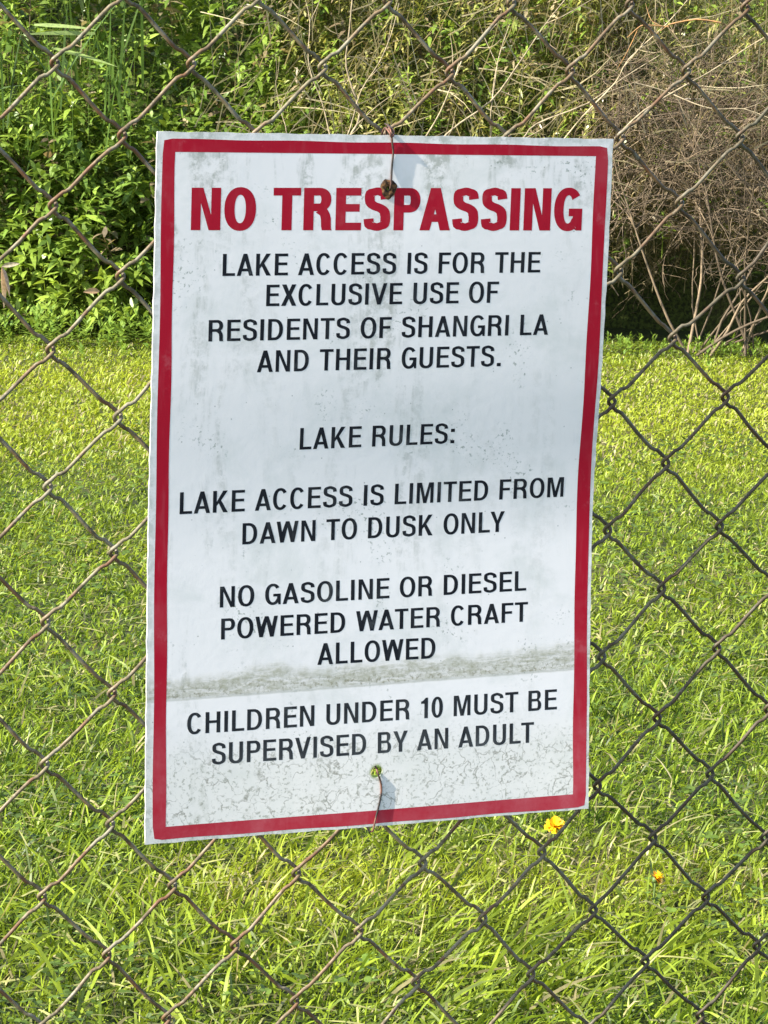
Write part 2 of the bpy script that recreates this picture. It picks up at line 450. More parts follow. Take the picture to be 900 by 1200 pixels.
def glyph(ch, w, h):
    """returns (advance, side bearing, [ [contour, hole, ...], ... ])"""
    g = lambda b, *polys: (b, list(polys))
    d = w * 1.10
    if ch == ' ': return (0.38 if w < .2 else 0.36), []
    if ch == 'I': return g(w, [[(0, 0), (w, 0), (w, 1), (0, 1)]])
    if ch == 'L': b = .50 + w * .35; return g(b, [[(0, 0), (b, 0), (b, h), (w, h), (w, 1), (0, 1)]])
    if ch == 'T':
        b = .58 + w * .35; m = b / 2
        return g(b, [[(m - w / 2, 0), (m + w / 2, 0), (m + w / 2, 1 - h), (b, 1 - h), (b, 1), (0, 1), (0, 1 - h), (m - w / 2, 1 - h)]])
    if ch == 'E':
        b = .545 + w * .35; c = .53
        return g(b, [[(0, 0), (b, 0), (b, h), (w, h), (w, c - h / 2), (b * .93, c - h / 2), (b * .93, c + h / 2), (w, c + h / 2), (w, 1 - h), (b * .98, 1 - h), (b * .98, 1), (0, 1)]])
    if ch == 'F':
        b = .505 + w * .35; c = .51
        return g(b, [[(0, 0), (w, 0), (w, c - h / 2), (b * .90, c - h / 2), (b * .90, c + h / 2), (w, c + h / 2), (w, 1 - h), (b, 1 - h), (b, 1), (0, 1)]])
    if ch == 'H':
        b = .61 + w * .35; c = .53
        return g(b, [[(0, 0), (w, 0), (w, c - h / 2), (b - w, c - h / 2), (b - w, 0), (b, 0), (b, 1), (b - w, 1), (b - w, c + h / 2), (w, c + h / 2), (w, 1), (0, 1)]])
    if ch == 'N':
        b = .61 + w * .35
        s = 1.12 * w
        k_ = 1.0 / (b - s) * 1.0
        y1 = min(.80, (b - w - 0) / (b - s + 1e-9) * 0.0 + 1 - (w - 0) / (b - s) * 0.0 - 0.24)
        return g(b, [[(0, 0), (w * .92, 0), (w * .92, 1 - .26 * w / .15 * .85), (b - s, 0), (b, 0), (b, 1), (b - w * .92, 1), (b - w * .92, .26 * w / .15 * .85), (s, 1), (0, 1)]])
    if ch == 'M':
        b = .72 + w * .55; m = b / 2; w9 = w * .92; dd = w * 1.38; a = w * .46
        iy = 1 - (dd * 0 + .80 * w / .15 * .22 + .02)
        return g(b, [[(0, 0), (w9, 0), (w9, iy), (m - a, 0), (m + a, 0), (b - w9, iy), (b - w9, 0), (b, 0), (b, 1), (b - dd, 1), (m, .30 * w / .15 * .9), (dd, 1), (0, 1)]])
    if ch in 'AV':
        b = .67 + w * .38; m = b / 2; a = w * 1.0; d = w * 1.03; s = m - a / 2; yi = (m - d) / s
        if ch == 'V': return g(b, [[(0, 1), (m - a / 2, 0), (m + a / 2, 0), (b, 1), (b - d, 1), (m, 1 - yi), (d, 1)]])
        c0 = .24 if w < .17 else .20; c1 = c0 + h
        return g(b, [[(0, 0), (d, 0), (d + s * c0, c0), (b - d - s * c0, c0), (b - d, 0), (b, 0), (m + a / 2, 1), (m - a / 2, 1)],
                     [(d + s * c1, c1), (m, yi), (b - d - s * c1, c1)]])
    if ch == 'W':
        b = .97 + w * .30; m = b / 2; q = b * .262; a = w * .98; s = q - a / 2; dd = w * 1.02
        yi = (q - dd) / s; s2 = m - a / 2 - q
        yo = 1 - (m - q - a / 2) / max(s2, 1e-6) * 0.62
        yo = max(.60, min(.78, 1 - .36 * w / .15 * .9))
        return g(b, [[(0, 1), (q - a / 2, 0), (q + a / 2, 0), (m, 1 - .36 * w / .15 * .72), (b - q - a / 2, 0), (b - q + a / 2, 0), (b, 1), (b - dd, 1), (b - q, 1 - yi * .97), (m + a / 2, 1), (m - a / 2, 1), (q, 1 - yi * .97), (dd, 1)]])
    if ch == 'X':
        b = .64 + w * .35; m = b / 2; c = .51; dd = w * 1.2; t = .16 * w / .15; e = dd * .56
        return g(b, [[(0, 0), (dd, 0), (m, c - t), (b - dd, 0), (b, 0), (m + e, c), (b - .02, 1), (b - .02 - dd, 1), (m, c + t), (.02 + dd, 1), (.02, 1), (m - e, c)]])
    if ch == 'Y':
        b = .65 + w * .35; m = b / 2; c = .41; dd = w * 1.14
        return g(b, [[(m - w / 2, 0), (m + w / 2, 0), (m + w / 2, c), (b, 1), (b - dd, 1), (m, c + .135 * w / .15), (dd, 1), (0, 1), (m - w / 2, c)]])
    if ch == 'K':
        b = .62 + w * .35; dd = w * 1.22
        return g(b, [[(0, 0), (w, 0), (w, .31), (w + .09, .31 + .115), (b - dd, 0), (b, 0), (w + .09 + w * .62, .31 + .115 + .13), (b - .02, 1), (b - .02 - dd, 1), (w, .31 + .19), (w, 1), (0, 1)]])
    if ch == 'D':
        b = .61 + w * .40; rx = b * .60
        return g(b, [[(0, 1), (0, 0)] + arc(b - rx, .5, rx, .5, -90, 90, 20, 2.25), [(w, h), (w, 1 - h)] + arc(b - rx, .5, rx - w, .5 - h, 90, -90, 20, 2.3)])
    if ch in 'PR':
        b = (.56 if ch == 'P' else .585) + w * .38; p = .42 if ch == 'P' else .45; cy = (1 + p) / 2; ry = (1 - p) / 2; rx = min(b * .42, ry * 1.05)
        bb = b if ch == 'P' else b - .01
        hole = [(w, p + h), (w, 1 - h)] + arc(bb - rx, cy, rx - w, ry - h, 90, -90, 12, 2.2)
        if ch == 'P':
            return g(b, [[(0, 1), (0, 0), (w, 0), (w, p)] + arc(bb - rx, cy, rx, ry, -90, 90, 16, 2.2), hole])
        leg = [(w, 0), (w, p), (b * .50, p), (b - w * 1.55, p - .03), (b - w * 1.12, p - .10), (b - w * 1.03, p - .20), (b - w * 1.0, .09), (b - w * .92, 0), (b + .015, 0), (b - .002, .05), (b - .008, p - .17), (b - .035, p - .07), (b - .085, p + .005 + .02)]
        up = arc(bb - rx, cy, rx, ry, -52, 90, 14, 2.2)
        return g(b, [[(0, 1), (0, 0)] + leg + up, hole])
    if ch == 'B':
        b = .58 + w * .36; c = .53; b1 = b - .035
        ry1 = (1 - c) / 2; ry0 = c / 2; rx1 = min(.20, ry1); rx0 = .22
        o = [(0, 1), (0, 0)] + arc(b - rx0, ry0, rx0, ry0, -90, 62, 13, 2.2) + arc(b1 - rx1, c + ry1, rx1, ry1, -58, 90, 13, 2.2)
        h0 = [(w, h), (w, c - h / 2)] + arc(b - rx0, (h + c - h / 2) / 2, rx0 - w, (c - h / 2 - h) / 2, 90, -90, 10, 2.2)
        h1 = [(w, c + h / 2), (w, 1 - h)] + arc(b1 - rx1, (c + h / 2 + 1 - h) / 2, rx1 - w, (1 - h - c - h / 2) / 2, 90, -90, 10, 2.2)
        return g(b, [o, h0, h1])
    if ch in 'O0':
        b = (.67 + w * .35) if ch == 'O' else (.46 + w * .5); p = 2.2
        return g(b, [arc(b / 2, .5, b / 2, .515, 0, 360 - 9, 39, p), arc(b / 2, .5, b / 2 - w, .515 - h, 360 - 9, 0, 39, p)])
    if ch == 'C':
        b = .62 + w * .35; p = 2.2
        o = arc(b / 2, .5, b / 2, .515, 36, 324, 36, p); i_ = arc(b / 2, .5, b / 2 - w, .515 - h, 322, 38, 34, p)
        return g(b, [o + [(b - w * .02, .345), (b - w * 1.0, .362)] * 0 + i_])
    if ch == 'G':
        b = .65 + w * .35; p = 2.2; c = .52
        o = arc(b / 2, .5, b / 2, .515, 38, 303, 36, p)
        i_ = arc(b / 2, .5, b / 2 - w, .515 - h, 318, 40, 34, p)
        return g(b, [o + [(b - w * .72, .10), (b - w * .60, 0), (b, 0), (b, c), (b * .52, c), (b * .52, c - h), (b - w * .98, c - h), (b - w * 1.0, .30)] + i_])
    if ch == 'U':
        b = .59 + w * .35; r = .30
        return g(b, [[(0, 1)] + arc(b / 2, r, b / 2, r + .015, 180, 360, 20, 2.3) + [(b, 1), (b - w, 1)] + arc(b / 2, r, b / 2 - w, r + .015 - h, 360, 180, 20, 2.3) + [(w, 1)]])
    if ch == 'S':
        b = .575 + w * .35; x0, x1 = w / 2, b - w / 2; hh = h / 2; m = b / 2
        cp = [(x1 - .005, .735), (x1 - .03, .86), (m + .10, .985 - hh), (m, 1.012 - hh), (m - .12, .985 - hh), (x0 + .03, .87), (x0 + .015, .745),
              (x0 + .045, .645), (m - .07, .575), (m + .07, .525), (x1 - .035, .445), (x1, .30), (x1 - .02, .15), (m + .12, .02 + hh), (m, -.012 + hh), (m - .13, .018 + hh), (x0 + .02, .13), (x0, .275)]
        P = []
        for q in range(len(cp) - 1):
            p0 = cp[max(q - 1, 0)]; p1 = cp[q]; p2 = cp[q + 1]; p3 = cp[min(q + 2, len(cp) - 1)]
            for s_ in (0, .33, .66):
                P.append(tuple(.5 * ((2 * p1[a]) + (-p0[a] + p2[a]) * s_ + (2 * p0[a] - 5 * p1[a] + 4 * p2[a] - p3[a]) * s_ ** 2 + (-p0[a] + 3 * p1[a] - 3 * p2[a] + p3[a]) * s_ ** 3) for a in (0, 1)))
        P.append(cp[-1])
        A = []; B = []
        for q in range(len(P)):
            a = P[max(q - 1, 0)]; c = P[min(q + 1, len(P) - 1)]
            tx, ty = c[0] - a[0], c[1] - a[1]; L_ = math.hypot(tx, ty); tx /= L_; ty /= L_
            th = (h * abs(tx) ** 2 + w * abs(ty) ** 2) / 2 * (1.06 if .38 < q / len(P) < .6 else 1)
            A.append((P[q][0] - ty * th, P[q][1] + tx * th)); B.append((P[q][0] + ty * th, P[q][1] - tx * th))
        return g(b, [A + B[::-1]])
    if ch == '1':
        x = .16
        return g(.16 + w + .03, [[(x, 0), (x + w, 0), (x + w, 1), (x + w * .35, 1), (x - .02, .90), (x - .08, .85), (0, .825), (0, .825 - h * .85), (x, .825 - h * .85)]])
    if ch == '.': return g(w * 1.15, [[(0, 0), (w * 1.15, 0), (w * 1.15, h * 1.25), (0, h * 1.25)]])
    if ch == ':': return g(w * 1.15, [[(0, 0), (w * 1.15, 0), (w * 1.15, h * 1.25), (0, h * 1.25)]], [[(0, .56), (w * 1.15, .56), (w * 1.15, .56 + h * 1.25), (0, .56 + h * 1.25)]])

KERN = {('L', 'A'): 0, ('A', 'V'): -.06, ('L', 'Y'): -.07, ('L', 'T'): -.06, ('A', 'T'): -.04, ('T', 'A'): -.05, ('A', 'W'): -.03, ('W', 'A'): -.03, ('P', 'A'): -.05, ('B', 'Y'): -.02, ('R', 'V'): -.02, ('F', 'O'): -.01, ('K', 'E'): -.01, ('W', 'N'): 0.01}
ROUND = set('OCGS0'); DIAG = set('AVWXYT')
def line_mesh(name, text, u0, v0, u1, v1, t0, t1, w, h, off=.00004, sb=.068, jitter=0.0):
    x = 0.0; items = []
    for q, ch in enumerate(text):
        bw, polys = glyph(ch, w, h)
        l = r = sb
        if ch in ROUND: l = r = sb * .62
        if ch in DIAG: l = r = sb * .36
        if ch == 'L' or ch == 'F' or ch == 'E' or ch == 'P': r = sb * .5
        if ch == ' ': l = r = 0
        if q: x += l + KERN.get((text[q - 1], ch), 0)
        items.append((x, polys)); x += bw + (r if q < len(text) - 1 else 0)
    print('WIDTH', text, round(x, 2), round((u1 - u0) * .301 / ((t0 - v0 + t1 - v1) / 2 * .4323), 2))
    V = []; F = []
    for x0, polys in items:
        for poly in polys:
            tri = tessellate_polygon([[Vector((a, b, 0)) for a, b in c] for c in poly])
            pts = [p for c in poly for p in c]; base = len(V)
            for a, b in pts:
                t = (x0 + a) / x
                uu = u0 + (u1 - u0) * t
                vb = v0 + (v1 - v0) * t; vt = t0 + (t1 - t0) * t
                V.append(tuple(sheet(uu, vb + b * (vt - vb), off) - SO))
            for f in tri:
                p = [pts[q] for q in f]
                ar = (p[1][0] - p[0][0]) * (p[2][1] - p[0][1]) - (p[2][0] - p[0][0]) * (p[1][1] - p[0][1])
                if abs(ar) > 1e-9: F.append(tuple(base + q for q in (f if ar > 0 else f[::-1])))
    me = bpy.data.meshes.new(name); me.from_pydata(V, [], F); me.update()
    return me
TEXT = [('NO TRESPASSING', 0.0738, 0.8656, 0.9344, 0.8669, 0.924, 0.9283),
 ('LAKE ACCESS IS FOR THE', 0.1426, 0.8022, 0.8434, 0.806, 0.833, 0.8358),
 ('EXCLUSIVE USE OF', 0.237, 0.7598, 0.7505, 0.7623, 0.7899, 0.793),
 ('RESIDENTS OF SHANGRI LA', 0.1164, 0.7112, 0.8689, 0.7148, 0.7411, 0.7449),
 ('AND THEIR GUESTS.', 0.2214, 0.6669, 0.7631, 0.6697, 0.6975, 0.7001),
 ('LAKE RULES:', 0.3201, 0.5551, 0.6663, 0.558, 0.5862, 0.5876),
 ('LAKE ACCESS IS LIMITED FROM', 0.0653, 0.4688, 0.9278, 0.4727, 0.4999, 0.5023),
 ('DAWN TO DUSK ONLY', 0.2012, 0.422, 0.7915, 0.424, 0.4524, 0.4546),
 ('NO GASOLINE OR DIESEL', 0.1544, 0.3334, 0.8454, 0.3351, 0.3633, 0.3645),
 ('POWERED WATER CRAFT', 0.1579, 0.2875, 0.8502, 0.2887, 0.3175, 0.318),
 ('ALLOWED', 0.3698, 0.2427, 0.6361, 0.2422, 0.2738, 0.273),
 ('CHILDREN UNDER 10 MUST BE', 0.0874, 0.1542, 0.9225, 0.154, 0.1845, 0.1844),
 ('SUPERVISED BY AN ADULT', 0.1415, 0.108, 0.8685, 0.1065, 0.1389, 0.1372)]
for q, (tx, *p) in enumerate(TEXT):
    hd = q == 0
    o = link('heading_lettering' if hd else 'line_of_lettering', line_mesh('lettering', tx, *p, 0.246 if hd else 0.172, 0.182 if hd else 0.130, sb=.052 if hd else .088), M_RED_L if hd else M_BLACK, sign)
    tag(o, ('red bold line reading ' if hd else 'black line of lettering reading ') + tx.rstrip('.:'))

# rusty crust round the upper hole
def crust(cu, cv, r0, r1, name, m):
    V = []; Q = []; n = 28; kk = 6
    for q in range(n):
        an = q * 2 * math.pi / n
        wob = 1 + .10 * math.sin(3 * an + .5) + .05 * math.sin(7 * an)
        for j in range(kk):
            t = j / (kk - 1); rr = (r0 + (r1 * wob - r0) * t)
            z = 0.0001 + .0006 * math.sin(math.pi * t) * (1 + .4 * math.sin(5 * an + 3 * t))
            V.append(sheet(cu + rr * math.cos(an) / .301, cv + rr * math.sin(an) * 1.15 / .4323, z) - SO)
    for q in range(n):
        for j in range(kk - 1):
            a = q * kk + j; b = ((q + 1) % n) * kk + j
            Q.append((a, a + 1, b + 1, b))
    return link(name, np_mesh(name, V, Q, smooth=True), m, sign)
crust(.4955, .9251, .0013, .0052, 'rust_crust', M_RUST)

# ------------------------------------------------------------------ tie wires
def tube_obj(name, pts, rad, m, sides=8, parent=None, tint=(.1, .1, .1)):
    b = Bag(); b.tube(np.array(pts), rad, tint, sides)
    return link(name, b.mesh(name, True), m, parent)
def catmull(P, n=6):
    P = [np.array(p, float) for p in P]; out = []
    for q in range(len(P) - 1):
        p0 = P[max(q - 1, 0)]; p1 = P[q]; p2 = P[q + 1]; p3 = P[min(q + 2, len(P) - 1)]
        for s_ in np.arange(n) / n:
            out.append(.5 * (2 * p1 + (p2 - p0) * s_ + (2 * p0 - 5 * p1 + 4 * p2 - p3) * s_ ** 2 + (3 * p1 - p0 - 3 * p2 + p3) * s_ ** 3))
    out.append(P[-1]); return np.array(out)
def sp(u, v, off): return sheet(u, v, off)
top_edge = sp(.497, 1.0, 0)
tie = catmull([sp(.500, .905, -.006), sp(.4985, .918, -.002), sp(.4985, .930, .0012), sp(.5005, .955, .0007), sp(.5020, .975, .0008), sp(.499, .990, .0010),
               sp(.496, 1.004, .0012), sp(.497, 1.012, -.004), sp(.503, 1.008, -.012), sp(.508, 1.000, -.016), sp(.503, .992, -.020), sp(.496, 1.000, -.014),
               sp(.492, 1.010, -.006), sp(.492, 1.004, .0012), sp(.496, .998, .0016), sp(.501, 1.001, .0012), sp(.506, 1.009, -.004), sp(.500, 1.016, -.012)], 6)
t1 = tube_obj('tie_wire', tie - np.array(tie[0]), .00062, M_TIE); t1.location = tie[0]
tag(t1, 'thin rusty wire twisted over the top edge of the sign', 'wire', 'wires tying the sign to the fence')
tie = catmull([sp(.507, .090, -.006), sp(.506, .084, -.001), sp(.5075, .0765, .0009), sp(.513, .066, .0007), sp(.515, .053, .0007), sp(.5125, .040, .0007), sp(.508, .027, .0007),
               sp(.503, .014, .0008), sp(.499, .003, .0009), sp(.4965, -.006, .0005), sp(.497, -.010, -.006), sp(.502, -.004, -.014), sp(.506, .004, -.018)], 6)
t2 = tube_obj('tie_wire', tie - np.array(tie[0]), .00062, M_TIE); t2.location = tie[0]
tag(t2, 'short dark curved wire hanging from the hole near the bottom edge of the sign', 'wire', 'wires tying the sign to the fence')

# ------------------------------------------------------------------ chain-link fence
PH, PV, LX, LZ = 0.04183, 0.04204, -0.00275, 1.07878
RES = np.array([(0, 0, 2.6, -2.3), (2, 0, 3.3, -0.6), (4, 0, 3.9, -0.4), (6, 0, 4.8, -1.4), (8, 0, 3.9, 1.7), (10, 0, 2.8, 3.8), (1, 1, 2.5, -1.8), (9, 1, -0.9, 2.7), (11, 1, 2.1, 4.1), (0, 2, 2.1, -1.6), (10, 2, 1.3, 3.4), (1, 3, 2.2, -1.4), (11, 3, 6.8, -3.1), (0, 4, 1.1, -3.0), (10, 4, -0.1, 0.2), (1, 5, 1.5, -2.2), (9, 5, -0.7, 1.8), (11, 5, -1.2, 3.2), (0, 6, 0.0, -1.5), (10, 6, -1.8, 2.8), (1, 7, -0.4, -0.8), (9, 7, -0.7, 1.7), (11, 7, -2.0, 1.7), (0, 8, -1.0, 0.6), (10, 8, -1.6, 3.8), (1, 9, -0.6, -3.8), (9, 9, -2.0, 2.3), (11, 9, -0.3, 3.7), (0, 10, -1.0, -3.2), (10, 10, -1.3, 0.8), (1, 11, -0.9, -1.5), (9, 11, -2.0, -0.4), (11, 11, -1.8, 2.5), (0, 12, -2.1, -1.8), (2, 12, -2.1, -1.7), (4, 12, -3.6, -0.2), (6, 12, -0.4, -0.5), (8, 12, 0.9, 0.2), (10, 12, -1.3, 3.8), (12, 12, 0.2, -2.7), (1, 13, -2.4, -0.2), (3, 13, -2.2, -1.8), (5, 13, -2.0, 0.1), (7, 13, 1.7, 0.9), (9, 13, -2.1, -0.2), (11, 13, -1.4, 1.4), (2, 14, -4.9, -2.6), (4, 14, -3.1, 0.0), (6, 14, -3.2, 4.4), (8, 14, -4.5, 2.2), (10, 14, -3.8, 3.1), (12, 14, -2.3, 5.9)], float)
def knuckle(i, j):
    """the fabric is stretched unevenly, so every joint sits a few millimetres off the regular diamond grid"""
    d2 = (RES[:, 0] - i) ** 2 + (RES[:, 1] - j) ** 2
    wt = 1 / (d2 ** 1.5 + 0.02); dx, dz = (RES[:, 2:] * wt[:, None]).sum(0) / wt.sum() / 1000
    fade = 1 / (1 + 0.02 * d2.min())
    return LX + (i - 5) * PH + dx * fade, LZ + (7 - j) * PV + dz * fade
fence = empty('chain_link_fence', (0, 0, 0))
tag(fence, 'rusty chain link wire fence of open diamonds standing in front of the grass', 'fence')
R_W = 0.00128; DEP = 0.0027
lr = np.random.default_rng(3)
for c in range(-17, 31):
    pts = []
    for j in range(31, -11, -1):            # from the ground up
        left = (c + j) % 2 == 0
        kx, kz = knuckle(c if left else c + 1, j)
        s = -1 if left else 1                # side the bend points to
        y0, y1 = (DEP, -DEP) if left else (-DEP, DEP)
        hk = .0019
        pts += [(kx - s * .0054, y0, kz - .0076), (kx - s * .0012, y0 * .95, kz - .0040), (kx + s * hk * .75, y0 * .62, kz - .0018), (kx + s * hk * 1.05, 0, kz),
                (kx + s * hk * .75, y1 * .62, kz + .0018), (kx - s * .0012, y1 * .95, kz + .0040), (kx - s * .0054, y1, kz + .0076)]
        nl = not left
        nx_, nz_ = knuckle(c if nl else c + 1, j - 1)
        for t in (.22, .5, .78):                 # the straight run, very slightly bowed
            e = lr.normal(0, .00018)
            pts.append((kx + (nx_ - kx) * t + e, y1 + lr.normal(0, .0003), kz + (nz_ - kz) * t + e * (1 if left else -1) * -1))
    P = catmull(pts[:-3], 2)
    b = Bag(); b.tube(P, R_W, (0.2, 0.2, 0.2), 6)
    link('wire', b.mesh('wire', True), M_WIRE, fence)

# ------------------------------------------------------------------ grass
GP = [0.55, 1.0, 0.75, 0.08]
GP3 = [0.7, 1.0, 0.08]
def grass_colours(n, x, f, yellow):
    a = rng.random(n)[:, None]; b = rng.random(n)[:, None]
    g0 = np.array([0.030, 0.072, 0.007]); g1 = np.array([0.315, 0.415, 0.030]); g2 = np.array([0.44, 0.48, 0.035])
    col = g0 * (1 - a) + g1 * a
    yl = np.clip(yellow, 0, 1)[:, None]
    col = col * (1 - yl * .6) + g2 * yl * .6
    straw = rng.random(n) < (0.05 + 0.10 * np.clip(yellow, 0, 1))
    col[straw] = np.array([0.42, 0.36, 0.17]) * (0.6 + 0.6 * rng.random((straw.sum(), 1)))
    return col * (0.8 + 0.4 * b)

grass = Bag()
def patch(n, f0, f1, half0, half1, Lr, Wr, lean, prof=GP3):
    f = f0 + (f1 - f0) * rng.random(n)
    half = half0 + (half1 - half0) * (f - f0) / (f1 - f0)
    r = (rng.random(n) * 2 - 1) * half
    p = place(r, f, np.zeros(n))
    cl = vnoise(r, f, 2.3) * .6 + vnoise(r + 9, f, 6.0) * .4
    keep = rng.random(n) < (0.70 + 0.6 * cl)
    r, f, p, cl = r[keep], f[keep], p[keep], cl[keep]; n = len(r)
    p[:, 2] = -0.012
    az = rng.random(n) * 2 * math.pi; az = np.where(rng.random(n) < .35, rng.normal(0.5, .5, n), az)
    ln = np.abs(rng.normal(0, 1, n)) * lean + .15
    D = dirs(np.cos(az) * np.sin(ln), np.sin(az) * np.sin(ln), np.cos(ln))
    big = 0.65 + 0.7 * vnoise(r + 31, f + 7, 1.7)
    L = (Lr[0] + (Lr[1] - Lr[0]) * rng.random(n) ** 1.6) * big
    W = Wr[0] + (Wr[1] - Wr[0]) * rng.random(n)
    yl = 0.90 * np.exp(-((f - 13.5) / 3.2) ** 2) + .5 * (vnoise(r + 50, f, .9) - .45)
    # straw-coloured thin spot just beyond the fence under the sign
    yl += 1.1 * np.exp(-(((r + .10) / .28) ** 2 + ((f - 4.95) / .30) ** 2)) + .8 * np.exp(-(((r - .45) / .3) ** 2 + ((f - 5.0) / .35) ** 2))
    grass.strips(p, D, L, W, .25 + .45 * rng.random(n), grass_colours(n, r, f, yl), prof)
patch(72000, 3.4, 7.0, 1.0, 1.6, (.028, .095), (.0022, .0050), .70, GP)
patch(66000, 7.0, 11.0, 1.6, 2.1, (.028, .075), (.0032, .0065), .65)
patch(84000, 11.0, 17.2, 2.1, 3.0, (.028, .062), (.005, .009), .60)
patch(3000, 1.8, 3.4, 1.0, 1.1, (.05, .10), (.004, .007), .5)
# sparser margins for a step to either side
for s_ in (-1, 1):
    n = 12000
    f = 3.0 + 15 * rng.random(n); half = 1.0 + .13 * (f - 3)
    r = s_ * (half + rng.random(n) * 1.6)
    p = place(r, f, np.full(n, -.012)); az = rng.random(n) * 6.283; ln = np.abs(rng.normal(0, .6, n)) + .1
    grass.strips(p, dirs(np.cos(az) * np.sin(ln), np.sin(az) * np.sin(ln), np.cos(ln)), .04 + .06 * rng.random(n), .008 + .007 * rng.random(n), np.full(n, .35), grass_colours(n, r, f, np.full(n, .25)), GP3)
# long leaning tussocks in the foreground
def tussock(r0, f0, n, Lm, az0, spread=.12):
    r = r0 + rng.normal(0, spread, n); f = f0 + rng.normal(0, spread * 1.4, n)
    az = rng.normal(az0, .55, n); ln = np.clip(rng.normal(.95, .3, n), .2, 1.35)
    grass.strips(place(r, f, np.full(n, -.01)), dirs(np.cos(az) * np.sin(ln), np.sin(az) * np.sin(ln), np.cos(ln)), Lm * (.6 + .7 * rng.random(n)), .0036 + .003 * rng.random(n), .15 + .35 * rng.random(n), grass_colours(n, r, f, np.full(n, .30)), [.6, 1, .95, .7, .06])
for a in [(.15, 4.35, 130, .17, .5), (.05, 4.55, 90, .15, .7), (.32, 4.45, 90, .16, .35), (-.42, 4.4, 110, .14, 1.5), (-.55, 4.7, 90, .13, 1.9), (-.05, 4.85, 80, .13, .9), (-.25, 4.35, 80, .14, 2.2),
          (.5, 4.9, 60, .12, 1.2), (-.5, 5.4, 80, .12, 1.3), (.35, 5.6, 60, .11, .6), (-.35, 6.1, 60, .11, 1.8), (.6, 6.3, 70, .11, 1.0), (-.72, 6.6, 80, .12, 1.5), (.62, 4.35, 70, .12, 2.0)]:
    tussock(*a)
# flat thatch of cut, dried blades
n = 3500; f = 3.6 + 5.5 * rng.random(n) ** 1.2; r = (rng.random(n) * 2 - 1) * (1.0 + .13 * (f - 3)); az = rng.random(n) * 6.283
grass.strips(place(r, f, .004 + .03 * rng.random(n)), dirs(np.cos(az), np.sin(az), rng.normal(.05, .15, n)), .03 + .05 * rng.random(n), .003 + .002 * rng.random(n), np.full(n, .1), np.array([.38, .37, .13]) * (.5 + .7 * rng.random((n, 1))), [1, 1, .9, .6], side=np.tile([0, 0, 1.0], (n, 1)) + rng.normal(0, .3, (n, 3)))
# clover and small broad leaves among the blades
def clover(n, f0, f1, h0, h1, size):
    f = f0 + (f1 - f0) * rng.random(n); half = h0 + (h1 - h0) * (f - f0) / (f1 - f0); r = (rng.random(n) * 2 - 1) * half
    k_ = vnoise(r + 70, f + 3, 1.9) > .46; r, f = r[k_], f[k_]; n = len(r)
    z = .012 + .035 * rng.random(n); c = place(r, f, z); a0 = rng.random(n) * 6.283
    col = np.array([.11, .17, .025]) * (.7 + .8 * rng.random((n, 1)))
    for q in range(3):
        a = a0 + q * 2.094; el = rng.normal(.25, .25, n)
        grass.strips(c, dirs(np.cos(a) * np.cos(el), np.sin(a) * np.cos(el), np.sin(el)), size * (.7 + .6 * rng.random(n)), size * .9 * (.8 + .4 * rng.random(n)), np.full(n, .1), col, [.25, .95, 1.0, .45], side=np.tile([0, 0, 1.0], (n, 1)) + rng.normal(0, .25, (n, 3)))
clover(4000, 3.8, 7.5, 1.0, 1.7, .011)
clover(3000, 7.5, 12, 1.7, 2.4, .014)
g = link('grass', grass.mesh('grass'), M_GRASS)
tag(g, 'sunlit yellow green mown grass behind the fence with longer blades in front', None, None, 'stuff')

# ------------------------------------------------------------------ dandelions
def dandelion(r, f, z, rad, tilt, label):
    base = place(np.array(r), np.array(f), np.array(0.0))
    t = empty('dandelion', tuple(base)); tag(t, label, 'flower', 'yellow dandelions in the grass')
    top = np.array([0.004, 0.0, z])
    tube_obj('stem', catmull([(0, 0, -.01), (.002, .001, z * .5), tuple(top)], 5), .0016, M_STEM, 6, t, (.14, .2, .05))
    b = Bag(); n = 90
    ax = unit(np.array([tilt[0], tilt[1], 1.0])); e1 = unit(np.cross(ax, [0, 1, 0.1])); e2 = np.cross(ax, e1)
    a = rng.random(n) * 6.283; el = np.repeat([.12, .5, .95], n // 3) + rng.normal(0, .08, n)
    D = (np.cos(a) * np.cos(el))[:, None] * e1 + (np.sin(a) * np.cos(el))[:, None] * e2 + np.sin(el)[:, None] * ax
    b.strips(np.tile(top, (n, 1)), D, rad * (.8 + .3 * rng.random(n)), np.full(n, rad * .26), np.full(n, .04), np.tile([.85, .5, .01], (n, 1)), [.5, 1, 1, .7], side=np.tile(ax, (n, 1)))
    link('flower_head', b.mesh('flower_head'), M_PETAL, t)
    c = Bag(); c.tube(np.array([top - ax * rad * .5, top - ax * rad * .2, top]), np.array([.15, .4, .3]) * rad, (.1, .16, .04), 8)
    link('bract_cup', c.mesh('bract_cup', True), M_STEM, t)
M_STEM = foliage_mat('stem_green', .5, .1, .4)
dandelion(.322, 5.18, .050, .0185, (-.35, -.75), 'round yellow dandelion just below the lower right corner of the sign')
dandelion(.476, 4.83, .050, .0150, (.9, -.35), 'smaller orange yellow dandelion seen edge on, farther right in the grass')

